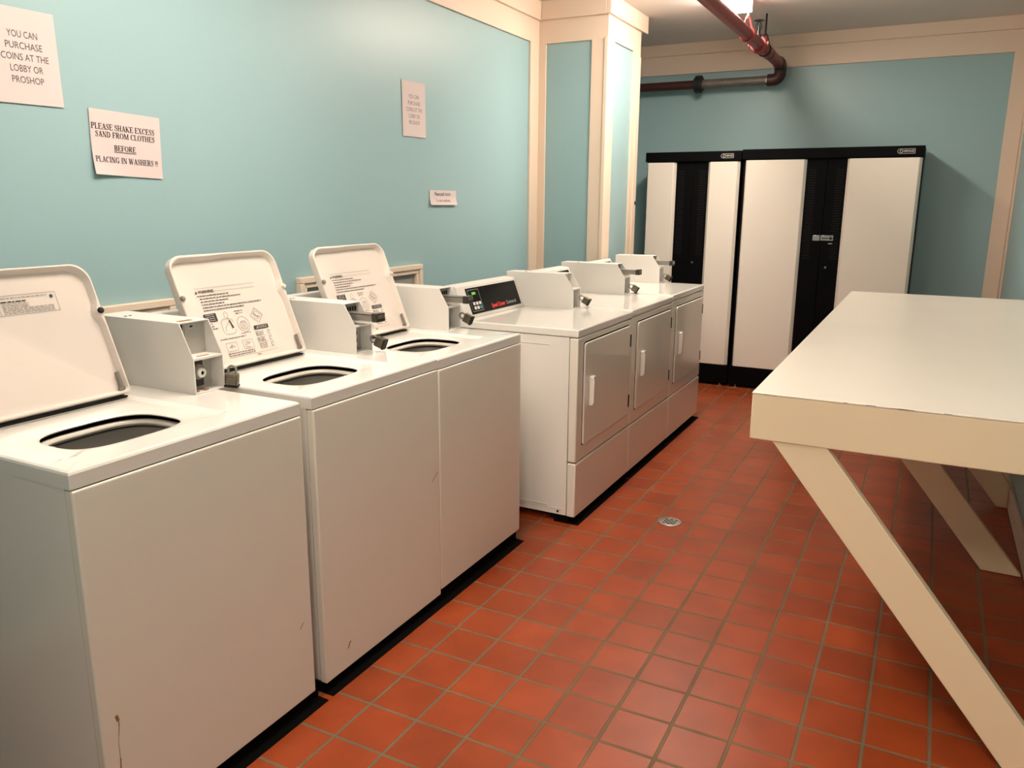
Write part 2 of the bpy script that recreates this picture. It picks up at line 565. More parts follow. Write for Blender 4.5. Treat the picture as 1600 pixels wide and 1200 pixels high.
def super_shape(rx0, rx1, ry, e=3.0, k=1.0):
    def f(a):
        c, s = math.cos(a), math.sin(a)
        rx = rx1 if c > 0 else rx0
        return k * ((abs(c) / rx) ** e + (abs(s) / ry) ** e) ** (-1 / e)
    return f


def rounded_rect(x0, x1, y0, y1, r0, r1, n=8):
    """2-D loop; r1 radius on the y1 side, r0 on the y0 side (x = u, y = v)."""
    pts = []
    for (cx, cy, r, a0) in ((x1 - r1, y1 - r1, r1, 0), (x0 + r1, y1 - r1, r1, 90), (x0 + r0, y0 + r0, r0, 180), (x1 - r0, y0 + r0, r0, 270)):
        for i in range(n + 1):
            a = math.radians(a0 + 90 * i / n)
            pts.append((cx + r * math.cos(a), cy + r * math.sin(a)))
        # side in between gets extra points so it can carry the notch
        if a0 in (90, 270):
            pass
    out = []
    for a, b in zip(pts, pts[1:] + pts[:1]):
        out.append(a)
        l = math.hypot(b[0] - a[0], b[1] - a[1])
        if l > .05:
            m = 24
            for i in range(1, m):
                out.append((a[0] + (b[0] - a[0]) * i / m, a[1] + (b[1] - a[1]) * i / m))
    return out


def lid_frame(t, W, y_c, piv, xh, zh, ang=22.0):
    """matrix taking lid-plane coords (u along y, v up the lid, n inward normal) to world"""
    a = math.radians(ang)
    U = Vector((0, 1, 0))
    V = Vector((-math.sin(a), 0, math.cos(a)))
    Nn = Vector((math.cos(a), 0, math.sin(a)))
    return U, V, Nn, Vector((xh, y_c, zh))


def dash_line(mb, x, y, length, h, O, U, V, Nn, rnd, lift):
    """a line of illegible small print: irregular short dashes"""
    cx = x
    while cx < x + length:
        l = rnd.uniform(.004, .014)
        l = min(l, x + length - cx)
        ribbon(mb, [(cx, y), (cx + l, y)], h, O, U, V, Nn, lift)
        cx += l + rnd.uniform(.0015, .003)


def warning_decal(parent, piv, O, U, V, Nn, W):
    """printed warnings and pictures on the inside of the lid"""
    rnd = random.Random(3)
    lf = .0022
    k = MB(piv)
    g = MB(piv)
    x0 = -.145
    # heading and warning text
    ribbon(g, [(x0, .262), (.10, .262)], .0008, O, U, V, Nn, lf)
    k.add([O + U * (x0 + a) + V * (.246 + b) + Nn * lf for a, b in ((0, 0), (.009, 0), (.0045, .009))], [(0, 1, 2)])
    text_geo(k, 'WARNING', .0125, O + U * (x0 + .013) + V * .2505, U, V, Nn, 'LEFT', .0004, lf)
    ribbon(g, [(x0 + .075, .249), (.10, .249)], .0008, O, U, V, Nn, lf)
    for i, l in enumerate((.125, .165, .11, .09, .245, .165)):
        dash_line(k, x0 + (.004 if i == 0 else .010), .238 - i * .0095, l, .0026, O, U, V, Nn, rnd, lf)
    # row of pictures
    top, bot = .178, .100
    ribbon(k, [(x0 + .002, .166), (x0 + .050, .166)], .026, O, U, V, Nn, lf)
    for i, l in enumerate((.020, .024, .034)):
        dash_line(k, x0 + .006, .146 - i * .008, l, .0022, O, U, V, Nn, rnd, lf)
    w = MB(piv)
    for i in range(4):
        dash_line(w, x0 + .008, .175 - i * .006, .034, .0016, O, U, V, Nn, rnd, lf + .0004)
    cx = -.062
    ribbon(g, rounded_rect(cx - .025, cx + .025, .105, .155, .014, .014, 4) + [(cx + .025, .119)], .0011, O, U, V, Nn, lf)
    ribbon(g, arc(cx + .004, .168, .008, .010, 0, 360, 12), .0010, O, U, V, Nn, lf)
    ribbon(g, [(cx + .008, .158), (cx + .012, .150), (cx - .012, .128), (cx - .014, .115)], .0010, O, U, V, Nn, lf)
    k.add([O + U * (cx + a) + V * b + Nn * lf for a, b in ((.008, .150), (.013, .150), (.020, .124), (.015, .122))], [(0, 1, 2, 3)])
    cx = .000
    dash_line(k, cx - .022, .176, .036, .0022, O, U, V, Nn, rnd, lf)
    dash_line(k, cx - .018, .168, .030, .0022, O, U, V, Nn, rnd, lf)
    ribbon(g, arc(cx, .130, .024, .026, 0, 360, 18), .0011, O, U, V, Nn, lf)
    ribbon(g, arc(cx, .126, .016, .014, 0, 360, 12), .0011, O, U, V, Nn, lf)
    for a in range(3):
        ribbon(g, [(cx - .010 + a * .007, .116), (cx - .004 + a * .007, .142)], .0012, O, U, V, Nn, lf)
    dash_line(k, cx - .022, .101, .044, .0016, O, U, V, Nn, rnd, lf)
    cx = .066
    ribbon(g, [(cx, .178), (cx + .026, .152), (cx, .126), (cx - .026, .152), (cx, .178)], .0012, O, U, V, Nn, lf)
    ribbon(k, [(cx - .010, .160), (cx - .002, .150), (cx + .008, .146)], .0020, O, U, V, Nn, lf)
    ribbon(g, arc(cx, .153, .013, .013, 0, 360, 12), .0009, O, U, V, Nn, lf)
    ribbon(k, [(.038, .112), (.100, .112)], .013, O, U, V, Nn, lf)
    dash_line(w, .050, .1145, .044, .0018, O, U, V, Nn, rnd, lf + .0004)
    dash_line(w, .046, .1095, .046, .0018, O, U, V, Nn, rnd, lf + .0004)
    # lower rows
    dash_line(k, x0 + .034, .092, .105, .0022, O, U, V, Nn, rnd, lf)
    for (a, b) in ((-.098, -.054), (-.03, .012)):
        ribbon(g, [(a, .078), (b, .078), (b, .050), (a, .050), (a, .078)], .0009, O, U, V, Nn, lf)
        for q in range(5):
            p0 = (rnd.uniform(a + .008, b - .008), rnd.uniform(.053, .074))
            p1 = (rnd.uniform(a + .008, b - .008), rnd.uniform(.053, .074))
            ribbon(g, [p0, p1], .0014, O, U, V, Nn, lf)
    for i in range(3):
        yy = .097 - i * .021
        for j in range(3):
            dash_line(k, .036, yy - j * .0055, .034, .0018, O, U, V, Nn, rnd, lf)
        ribbon(g, arc(.094, yy - .005, .006, .006, 0, 300, 8), .0016, O, U, V, Nn, lf)
        ribbon(g, [(.036, yy - .0155), (.104, yy - .0155)], .0006, O, U, V, Nn, lf)
    for i in range(2):
        dash_line(k, x0 + .045, .043 - i * .007, .11, .0022, O, U, V, Nn, rnd, lf)
    ribbon(g, [(x0 + .045, .030), (.108, .030)], .0008, O, U, V, Nn, lf)
    dash_line(k, .015, .024, .016, .0022, O, U, V, Nn, rnd, lf)
    build_pieces(k, 'warning_print', 'ink', parent)
    build_pieces(g, 'diagram_lines', 'greyink', parent)
    build_pieces(w, 'reversed_print', 'paper', parent)


def care_label(parent, piv, O, U, V, Nn, W):
    """two small bordered labels across the top of the lid"""
    rnd = random.Random(5)
    lf = .0022
    k = MB(piv)
    g = MB(piv)
    y0, y1 = .252, .302
    for (a, b) in ((-.165, -.035), (-.035, .115)):
        for q in ([(a, y1), (b, y1)], [(a, y0), (b, y0)], [(a, y0), (a, y1)], [(b, y0), (b, y1)]):
            ribbon(g, q, .0009, O, U, V, Nn, lf)
        dash_line(g, a + .01, .2955, b - a - .035, .0016, O, U, V, Nn, rnd, lf)
        ribbon(k, arc(b - .012, .291, .0030, .0030, 0, 360, 10), .0036, O, U, V, Nn, lf)
        dash_line(k, a + .008,   .286, .062, .0030, O, U, V, Nn, rnd, lf)
        for i in range(7):
            dash_line(g, a + .008, .280 - i * .004, (b - a) * (.45 if i < 3 else .86), .0013, O, U, V, Nn, rnd, lf)
    build_pieces(k, 'label_heading', 'ink', parent)
    build_pieces(g, 'label_print', 'greyink', parent)


def coin_box(parent, piv, xb, x0, xs, y0, y1, zb, zm, zt, kind):
    """sheet metal coin meter case; front opening has a sloped upper half"""
    t = .0035
    mb = MB(piv)
    side = [(xb, zb), (x0, zb), (x0, zm), (xs, zt), (xb, zt)]
    mb.prism(side, 'y', y0, y0 + t)
    mb.prism(side, 'y', y1 - t, y1)
    mb.box(xb, xs, y0 + t, y1 - t, zt - t, zt)
    mb.box(xb, x0 - .001, y0 + t, y1 - t, zb, zb + t)
    mb.box(xb, xb + t, y0 + t, y1 - t, zb + t, zt - t)
    mb.box(xs - .026, x0 - .0005, y0 + t, y1 - t, zm - .003, zm + t)     # shelf
    mb.box(xs - .026, xs - .018, y0 + t, y1 - t, zm + t, zt - t)          # upper face plate
    mb.box(x0 - .055, x0 - .050, y0 + t, y1 - t, zb + t, zm - .003)      # lower back plate
    box = mb.build('coin_box', 'case', parent, .0008, 2)
    MB(piv).box(xs - .018, xs - .0172, y0 + t, y1 - t, zm + t, zt - t).build('upper_plate', 'plate', box)
    MB(piv).box(x0 - .050, x0 - .0492, y0 + t, y1 - t, zb + t, zm - .003).build('lower_plate', 'plate', box)
    yc = (y0 + y1) / 2
    # screws on the roof, small slots
    for dy in (.02, .035):
        MB(piv).lathe([(.0045, 0), (.0045, .0012), (.002, .0016)], (xb + .10, y0 + dy, zt), 10).build('screw', 'darkmetal', box)
    if kind == 'vault':
        MB(piv).box(xs - .034, xs - .016, yc - .030, yc + .012, zt, zt + .0008).build('roof_slot', 'rust', box)
        MB(piv).box(xs + .02, xs + .028, yc - .02, yc + .02, zm + t, zm + t + .0006).build('shelf_slot', 'rust', box)
        MB(piv).box(xs - .017, xs - .011, y0 + .022, y0 + .028, zt - .058, zt - .008).build('edge_plate', 'chrome', box, .001)
        MB(piv).box(xs - .0172, xs - .0165, y0 + .008, y0 + .024, zt - .058, zt - .008).build('slide_slot', 'gap', box)
        lab = MB(piv)
        lab.box(xs - .0172, xs - .0164, y0 + .042, y0 + .066, zt - .024, zt - .009)
        lb = lab.build('price_plate', 'silverink', box)
        MB(piv).box(xs - .0164, xs - .0158, y0 + .050, y0 + .060, zt - .019, zt - .014).build('price_mark', 'ink', lb)
        MB(piv).box(x0 - .049, x0 - .045, y0 + .006, y1 - .034, zb + .010, zm - .005).build('vault_door', 'darkmetal', box, .002)
        v = MB(piv)
        v.lathe([(.022, 0), (.022, .018), (.018, .022), (.018, .022)], (x0 - .046, yc - .012, zb + .055), 20, 'x')
        v.build('lock_housing', 'steel', box)
        v = MB(piv)
        v.lathe([(.014, 0), (.014, .012), (.0115, .015), (.006, .015), (.005, .008)], (x0 - .030, yc - .010, zb + .053), 20, 'x')
        lk = v.build('vault_lock', 'enamel', box)
        MB(piv).lathe([(.0052, 0), (.0052, .003)], (x0 - .0215, yc - .010, zb + .053), 14, 'x').build('keyhole', 'gap', lk)
        v = MB(piv)
        v.box(x0 - .046, x0 - .034, yc - .04, yc - .004, zb + .066, zb + .084)
        v.build('cam_plate', 'maroon', box)
        for ya, yb_ in ((y0 + .010, y0 + .022), (yc - .010, yc + .002)):
            MB(piv).box(x0 - .036, x0 - .010, ya, yb_, zb + t, zb + .006).build('floor_slot', 'rust', box)
    else:
        # lower cavity with a dark vault door standing on the left
        v = MB(piv)
        v.box(x0 - .049, x0 - .018, y0 + .006, y0 + .020, zb + .012, zm - .006)
        vd = v.build('vault_door', 'steel', box, .002)
        for zz in (.020, .046, .072):
            MB(piv).lathe([(.009, 0), (.009, .006), (.004, .008)], (x0 - .018, y0 + .014, zb + zz), 10, 'x').build('door_bolt', 'rubber', box)
        if kind == 'slide':
            pl = MB(piv)
            pl.box(xs - .0172, xs - .013, y0 + .008, y1 - .008, zm + .040, zt - .006)
            fp = pl.build('slide_faceplate', 'steel', box, .001)
            c = MB(piv)
            for q in range(5):
                c.box(xs - .013, xs - .0122, y0 + .018 + q * .014, y0 + .026 + q * .014, zm + .046, zm + .060)
            c.build('coin_slot', 'gap', fp)
            sl = MB(piv)
            ys = yc - .004
            zs = zm + .034
            sl.box(xs - .014, x0 + .055, ys - .022, ys - .019, zs - .014, zs + .010)
            sl.box(xs - .014, x0 + .055, ys + .019, ys + .022, zs - .014, zs + .010)
            sl.box(xs - .014, x0 + .055, ys - .022, ys + .022, zs + .006, zs + .010)
            sb = sl.build('coin_slide', 'steel', box, .001)
            e = MB(piv)
            e.box(x0 + .055, x0 + .078, ys - .024, ys + .024, zs - .016, zs + .014)
            eb = e.build('slide_handle', 'darkmetal', sb, .002)
            e = MB(piv)
            for q in range(4):
                e.box(x0 + .078, x0 + .079, ys - .020 + q * .011, ys - .012 + q * .011, zs - .004, zs + .009)
            e.build('handle_rib', 'chrome', eb)
        else:
            MB(piv).box(xs - .0172, xs - .015, y0 + .008, y1 - .008, zm + .010, zt - .006).build('blank_plate', 'case', box, .001)
    return box


def washer(xf, y0, y1, zt, zbot, label, lid_l, lid_r, bx, kind, decal, stud):
    xb = xf - .705
    yc = (y0 + y1) / 2
    t = thing('washing_machine', (xf - .35, yc, 0), label, 'washing machine', None)
    piv = Vector(t.location)
    zs = zt - .037                       # underside of the top panel skirt
    # cabinet, open at the top
    c = MB(piv)
    i = .004
    c.box(xb + .01, xf - .022, y0 + i, y0 + i + .004, zbot, zs + .004)
    c.box(xb + .01, xf - .022, y1 - i - .004, y1 - i, zbot, zs + .004)
    c.box(xb + .01, xb + .014, y0 + i, y1 - i, zbot, zs + .004)
    c.box(xb + .01, xf - .022, y0 + i, y1 - i, zbot, zbot + .004)
    cab = c.build('cabinet', 'enamel', t)
    # front panel wraps round the sides, its top edge stands proud
    f = MB(piv)
    f.box(xf - .020, xf + .0055, y0 + .001, y1 - .001, zbot, zs - .003)
    f.build('front_panel', 'enamel_front', t, .0045, 3)
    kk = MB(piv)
    kk.prism([(xf - .06, 0), (xf + .028, 0), (xf + .028, .002), (xf - .012, .004), (xf - .012, zbot), (xf - .06, zbot)], 'y', y0, y1 + (.024 if y1 < -.5 else 0))  # toe plate; its black floor strip stands in for the shadow under the washer
    kk.build('toe_kick_shade', 'gap', t)
    for fx in (xb + .06, xf - .075):
        for fy in (y0 + .05, y1 - .05):
            MB(piv).lathe([(.018, 0), (.018, .012), (.007, .014), (.007, zbot + .001)], (fx, fy, 0), 14).build('leg', 'rubber', t)
    # top panel with recessed lid well and tub opening
    lw = (lid_r - lid_l)
    lc = (lid_l + lid_r) / 2
    hx, hy = xf - .216, lc
    sh_out = rect_shape(xb - hx, xf + .002 - hx, y0 - hy, y1 - hy)
    sh_out2 = rect_shape(xb + .008 - hx, xf - .006 - hx, y0 + .008 - hy, y1 - .008 - hy)
    sh_rec = rect_shape(-.235, .135, -lw / 2 - .004, lw / 2 + .004)
    sh_rec2 = rect_shape(-.232, .118, -lw / 2 + .010, lw / 2 - .010)
    base = super_shape(.118, .095, .147, 3.2)
    angs = [2 * math.pi * k / 140 for k in range(140)]
    for sx in (xb - hx, xf + .002 - hx):
        for sy in (y0 - hy, y1 - hy):
            a = math.atan2(sy, sx)
            angs += [a - .012, a, a + .012]
    for sx in (-.235, .135):
        for sy in (-lw / 2, lw / 2):
            a = math.atan2(sy, sx)
            angs += [a - .02, a, a + .02]
    angs = sorted(q % (2 * math.pi) for q in angs)

    def rnd_shape(sh, r):
        return sh
    sc = lambda k: (lambda a: base(a) * k)
    rings = [star_ring(hx, hy, rect_shape(xb + .004 - hx, xf - .002 - hx, y0 + .004 - hy, y1 - .004 - hy), angs, zs + .002),
             star_ring(hx, hy, sh_out, angs, zs),
             star_ring(hx, hy, sh_out, angs, zt - .007),
             star_ring(hx, hy, rect_shape(xb + .002 - hx, xf - .0005 - hx, y0 + .0025 - hy, y1 - .0025 - hy), angs, zt - .0025),
             star_ring(hx, hy, sh_out2, angs, zt),
             star_ring(hx, hy, sh_rec, angs, zt),
             star_ring(hx, hy, sh_rec2, angs, zt - .008),
             star_ring(hx, hy, sc(1.10), angs, zt - .0085),
             star_ring(hx, hy, sc(1.03), angs, zt - .0105),
             star_ring(hx, hy, sc(1.00), angs, zt - .0135),
             star_ring(hx, hy, sc(1.01), angs, zt - .0165),
             star_ring(hx, hy, sc(1.06), angs, zt - .017)]
    MB(piv).loft(rings, False, False).build('top_panel', 'enamel', t, angle=20)
    # tub inside
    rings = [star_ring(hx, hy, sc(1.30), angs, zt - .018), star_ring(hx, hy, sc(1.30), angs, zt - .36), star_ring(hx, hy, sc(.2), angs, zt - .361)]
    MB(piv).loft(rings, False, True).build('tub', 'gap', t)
    rings = []
    for k in range(13):
        a = math.radians(360 * k / 12)
        rings.append(star_ring(hx, hy, lambda q, a=a: base(q) * 1.05 + .012 * math.cos(a), angs, zt - .036 + .0085 * math.sin(a)))
    MB(piv).loft(rings, False, False).build('tub_ring', 'ringw', t)
    rings = [star_ring(hx, hy, sc(1.09), angs, zt - .048), star_ring(hx, hy, sc(1.03), angs, zt - .050), star_ring(hx, hy, sc(1.03), angs, zt - .34), star_ring(hx, hy, sc(.1), angs, zt - .345)]
    MB(piv).loft(rings, False, True).build('wash_basket', 'basket', t)
    # control hood at the back, behind lid and coin box
    h = MB(piv)
    h.prism([(xb + .005, zt), (xb + .055, zt), (xb + .040, zt + .172), (xb + .005, zt + .172)], 'y', y0 + .012, y1 - .012)
    h.build('control_hood', 'case', t, .004, 3)
    # lid
    xh, zh = xf - .452, zt + .0055
    U, V, Nn, O = lid_frame(t, lw, lc, piv, xh, zh)
    L = .366
    loop = rounded_rect(-lw / 2, lw / 2, 0, L, .012, .048, 8)

    def ins(d, extra=0.0):
        out = []
        for (u, v) in loop:
            # shrink towards the centre line by d on every side, plus notches at mid height
            nt_ = extra * math.exp(-((v - .232) / .022) ** 2) if abs(u) > lw / 2 - .02 else 0.0
            wide = extra * .4 * (1 / (1 + math.exp(-(u * -1 - .03) / .012))) if v > L - .02 else 0
            su = (lw / 2 - d - nt_) / (lw / 2)
            sv = (L / 2 - d - wide) / (L / 2)
            out.append((u * su, L / 2 + (v - L / 2) * sv))
        return out

    def ring(pts, n):
        return [O + U * u + V * v + Nn * n for u, v in pts]
    rings = [ring(ins(.010), -.012), ring(ins(.003), -.010), ring(ins(.0), -.004), ring(ins(.0), .0185), ring(ins(.0015), .020),
             ring(ins(.0045, .006), .020), ring(ins(.0055, .009), .0185), ring(ins(.0125, .012), .0012), ring(ins(.0165, .011), .0)]
    lid = MB(piv).loft(rings, True, True).build('lid', 'lid_in', t, angle=32)
    for su, m in ((-1, stud[0]), (1, stud[1])):
        mtx = Matrix.Translation(O + U * su * (lw / 2 - .006) + V * .232 + Nn * .019) @ Matrix((Vector((0, 1, 0)), V, Nn)).transposed().to_4x4()
        MB(piv).lathe([(.0085, 0), (.0085, .005), (.006, .009), (.002, .010)], n=14, mtx=mtx).build('lid_bumper', m, lid)
    hb = MB(piv)
    mt = Matrix.Translation(O) @ Matrix((U, V, Nn)).transposed().to_4x4()
    hb.box(lw / 2 - .020, lw / 2 - .014, .012, .062, .004, .014, mt)
    hb.box(lw / 2 - .026, lw / 2 - .010, .008, .020, .004, .013, mt)
    hb.build('hinge_arm', 'steel', lid)
    g = MB(piv)
    g.box(xh - .02, xh + .003, lid_l + .002, lid_r - .002, zt - .0085, zt + .0005)  # black strip paints in the dark gap under the open lid
    g.build('hinge_gap_dark', 'rubber', t)
    (warning_decal if decal == 'warning' else care_label)(lid, piv, O, U, V, Nn, lw)
    coin_box(t, piv, xb + .03, bx[0], bx[1], bx[2], bx[3], zt, zt + .096, zt + .172 + (0.022 if kind == 'vault' else 0), kind)
    return t, piv


XW = -.146
ZT = .903
w1, p1 = washer(XW, -1.360, -.708, ZT, .040, 'nearest white washing machine with open lid bearing two small labels', -1.312, -.880, (-.436, -.482, -.792, -.688), 'vault', 'care', ('rubber', 'rubber'))
w2, p2 = washer(XW - .001, -.662, -.0345, ZT + .003, .032, 'middle white washing machine with open lid printed with warnings', -.622, -.186, (-.418, -.466, -.121, -.030), 'slide', 'warning', ('steel', 'ringw'))
w3, p3 = washer(XW, -.0335, .588, ZT, .050, 'white washing machine next to the dryers, third from the front', .008, .438, (-.424, -.470, .487, .583), 'slide', 'warning', ('steel', 'ringw'))
for o in (w1, w2, w3):
    o['group'] = 'top loading washers along the left wall'
# worn marks on the washer fronts
mk = MB(p1)
ys, zz = -1.318, .33
for q in range(16):
    ny, nz = ys + random.uniform(-.0035, .0055), zz - random.uniform(.012, .026)
    ribbon(mk, [(ys, zz), (ny, nz)], random.uniform(.0008, .003), (XW + .0059, 0, 0), (0, 1, 0), (0, 0, 1), (1, 0, 0))
    ys, zz = ny, nz
ribbon(mk, [(-1.323, .345), (-1.319, .33)], .007, (XW + .0059, 0, 0), (0, 1, 0), (0, 0, 1), (1, 0, 0))
build_pieces(mk, 'rust_streak', 'rust', w1)
mk = MB(p1)
ribbon(mk, [(-.760, .262), (-.745, .276)], .003, (XW + .0059, 0, 0), (0, 1, 0), (0, 0, 1), (1, 0, 0))
ribbon(mk, [(-1.07, .866), (-1.068, .867)], .003, (XW + .0062, 0, 0), (0, 1, 0), (0, 0, 1), (1, 0, 0))
build_pieces(mk, 'scuff', 'scuff', w1)
mk = MB(p2)
ribbon(mk, [(-.085, .478), (-.055, .500), (-.045, .503)], .003, (XW + .0050, 0, 0), (0, 1, 0), (0, 0, 1), (1, 0, 0))
ribbon(mk, [(-.560, .095), (-.552, .112), (-.546, .114)], .005, (XW + .0050, 0, 0), (0, 1, 0), (0, 0, 1), (1, 0, 0))
build_pieces(mk, 'scuff', 'scuff', w2)


# ------------------------------------------------------------------ dryers
def dryer(xf, y0, y1, zt, label, bx, kind, depth=.70):
    xb = xf - depth
    yc = (y0 + y1) / 2
    zbot = .034
    t = thing('clothes_dryer', (xf - .35, yc, 0), label, 'clothes dryer', 'front loading dryers along the left wall')
    piv = Vector(t.location)
    i = .003
    zs = zt - .036
    c = MB(piv)
    c.box(xb, xf - .042, y0 + i, y1 - i, zbot + .004, zs)
    cab = c.build('cabinet', 'enamel', t)
    # pressed lines in the near side panel and its bottom flange
    for a0, a1, d_, b0, b1 in ((-.36, -.135, .0018, .815, .8185), (-.36, -.135, .0025, .074, .079), (-.40, -.062, .0018, .0645, .0665)):
        MB(piv).box(xf + a0, xf + a1, y0 + i - d_, y0 + i, b0, b1).build('pressed_line', 'enamel', cab, .0006)
    MB(piv).lathe([(.0055, 0), (.0055, .002)], (xf - .082, y0 + i - .002, .052), 12, 'y').build('screw_hole', 'rubber', cab)
    f = MB(piv)
    f.box(xf - .040, xf, y0 + .0008, y1 - .0008, .293, zs - .002)
    fp = f.build('front_panel', 'enamel_front', t, .006, 3)
    f = MB(piv)
    f.box(xf - .040, xf + .001, y0 + .0008, y1 - .0008, zbot, .287)
    f.build('kick_panel', 'enamel_front', t, .006, 3)
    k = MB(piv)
    k.prism([(xf - .10, 0), (xf + .018, 0), (xf + .018, .002), (xf - .030, .004), (xf - .030, zbot + .002), (xf - .10, zbot + .002)], 'y', y0 + .004, y1 - .004)  # toe plate plus black floor strip painting the shadow under the dryer
    k.build('toe_kick_shade', 'gap', t)
    for fx in (xb + .06, xf - .12):
        for fy in (y0 + .05, y1 - .05):
            MB(piv).lathe([(.018, 0), (.018, .012), (.007, .014), (.007, zbot + .005)], (fx, fy, 0), 14).build('leg', 'rubber', t)
    # top
    tp = MB(piv)
    tp.box(xb, xf + .001, y0, y1, zs + .001, zt)
    tp.build('top_panel', 'enamel', t, .006, 3)
    # door: dark seam then the leaf, hinges on the far edge, handle on the near edge
    dy0, dy1, dz0, dz1 = y0 + .066, y1 - .050, .362, .824
    lp = rounded_rect(dy0 - .004, dy1 + .004, dz0 - .004, dz1 + .005, .014, .022, 5)
    MB(piv).prism(lp, 'x', xf - .002, xf + .0006).build('door_seam', 'gap', fp, smooth=False)
    lp = rounded_rect(dy0, dy1, dz0, dz1, .012, .02, 5)
    d = MB(piv).prism(lp, 'x', xf - .001, xf + .009).build('door', 'enamel_front', t, .004, 3)
    hd = MB(piv)
    hy, hz0, hz1 = dy0 + .062, .540, .660
    hd.prism([(xf + .010, hz0 - .008), (xf + .028, hz0 - .004), (xf + .034, hz0 + .01), (xf + .034, hz1 - .01), (xf + .028, hz1 + .004), (xf + .010, hz1 + .004)], 'y', hy - .012, hy - .004)
    hd.box(xf + .008, xf + .026, hy - .004, hy + .030, hz1 - .002, hz1 + .005)
    hd.box(xf + .008, xf + .020, hy + .022, hy + .030, hz0 + .006, hz1 - .002)
    hd.build('handle', 'enamel', d, .002, 2)
    for hz in (.715, .405):
        MB(piv).box(xf + .004, xf + .011, dy1 + .003, dy1 + .012, hz, hz + .062).build('hinge', 'rubber', t, .001)
    # control console with black fascia facing the room
    cx1, cz = xf - .565, zt + .150
    xtop = cx1 - .052
    cx0 = min(xb + .02, xtop - .010)
    c = MB(piv)
    c.prism([(cx0, zt), (cx1, zt), (cx1, zt + .008), (xtop, cz - .004), (xtop - .006, cz), (cx0, cz + .004)], 'y', y0 + .012, bx[2] - .003)
    con = c.build('console', 'case', t, .003, 2)
    # fascia frame vectors
    a = Vector((cx1, 0, zt + .008))
    b = Vector((xtop, 0, cz - .004))
    V = (b - a).normalized()
    U = Vector((0, 1, 0))
    Nn = U.cross(V).normalized()
    H = (b - a).length
    py0, py1 = y0 + .080, bx[2] - .030
    O = a + U * py0
    W = py1 - py0
    mt = Matrix.Translation(O) @ Matrix((U, V, Nn)).transposed().to_4x4()
    fa = MB(piv).box(0, W, .010, H - .012, -.001, .0025, mt).build('fascia', 'glossblack', con, .001)
    q = MB(piv)
    for pts in ([(.012, H - .022), (.112, H - .022)], [(.112, H - .022), (.112, .022)], [(.012, .022), (.112, .022)], [(.012, H - .022), (.012, .022)]):
        ribbon(q, pts, .0016, O, U, V, Nn, .003)
    q.build('keypad_outline', 'silverink', fa, smooth=False)
    MB(piv).box(.045, .078, H - .046, H - .034, .0025, .0032, mt).build('display', 'led', fa)
    for r in range(2):
        for s_ in range(3):
            m = 'greenkey' if (r == 0 and s_ == 2) else 'button'
            MB(piv).box(.030 + s_ * .027, .049 + s_ * .027, .030 + r * .021, .045 + r * .021, .0025, .0045, mt).build('key', m, fa, .0015)
    tx = MB(piv)
    text_geo(tx, 'Speed Queen', .029, O + U * .195 + V * .032, U, V, Nn, 'LEFT', .0009, .003, xs=.86)
    tx.build('brand_lettering', 'redink', fa, smooth=False)
    tx = MB(piv)
    text_geo(tx, 'Commercial', .026, O + U * .345 + V * .032, U, V, Nn, 'LEFT', 0, .003, xs=.82)
    tx.build('commercial_lettering', 'silverink', fa, smooth=False)
    coin_box(t, piv, xb + .03, bx[0], bx[1], bx[2], bx[3], zt, zt + .100, zt + .178, kind)
    return t, piv


XD = .002
d1, q1 = dryer(XD, .847, 1.553, .890, 'white clothes dryer nearest the washers, black control panel in view', (-.284, -.335, 1.455, 1.550), 'blank')
d2, q2 = dryer(XD, 1.556, 2.259, .895, 'middle one of three white clothes dryers, coin slide sticking out', (-.262, -.315, 2.160, 2.256), 'slide')
d3, q3 = dryer(XD, 2.262, 2.966, .902, 'far white clothes dryer closest to the lockers', (-.272, -.325, 2.865, 2.962), 'slide', .615)


# ------------------------------------------------------------------ padlocks
def padlock(label):
    t = thing('padlock', (0, 0, 0), label, 'padlock', 'padlocks on the coin boxes')
    b = MB()
    b.prism(rounded_rect(-.018, .018, -.013, .013, .005, .005, 3), 'z', -.020, .012)
    body = b.build('body', 'brass', t, .0015)
    g = MB()
    for zz in (-.012, -.005, .002):
        g.prism(rounded_rect(-.0186, .0186, -.0136, .0136, .005, .005, 3), 'z', zz, zz + .0012)
    g.build('lamination', 'darkmetal', body)
    c = MB()
    c.prism(rounded_rect(-.0195, .0195, -.0145, .0145, .005, .005, 3), 'z', -.026, -.020)
    c.lathe([(.005, -.0262), (.005, -.0275)], n=10)
    c.build('bumper', 'rubber', t, .001)
    s = MB()
    pts = [(-.011, 0, .010), (-.011, 0, .022)] + [(-.011 * math.cos(math.radians(a)), 0, .024 + .011 * math.sin(math.radians(a))) for a in range(0, 181, 20)] + [(.011, 0, .022), (.011, 0, .010)]
    s.tube(pts, .0034, 10)
    s.build('shackle', 'steel', t)
    return t


PADS = [((-.425, -.672, .9305), (0.05, 0.10, 0.5), 'brass padlock hanging upright on the coin box of the nearest washer'),
        ((-.389, -.030, .940), (0.0, -1.20, .12), 'padlock jutting out of the coin box on the middle washer'),
        ((-.393, .582, .947), (0.1, -1.15, .0), 'dark padlock on the coin box of the third washer'),
        ((-.257, 1.549, .930), (0.0, -1.08, .1), 'padlock on the dryer coin box without a slide'),
        ((-.236, 2.255, .928), (0.2, -1.00, .2), 'round looking padlock on the middle dryer coin box'),
        ((-.244, 2.961, .936), (-.1, -1.10, .1), 'padlock on the coin box of the farthest dryer')]
pad0 = padlock(PADS[0][2])
pads = [pad0] + [copy_tree(pad0) for _ in PADS[1:]]
for o, (loc, rot, lab) in zip(pads, PADS):
    o.location = loc
    o.rotation_euler = rot
    o['label'] = lab


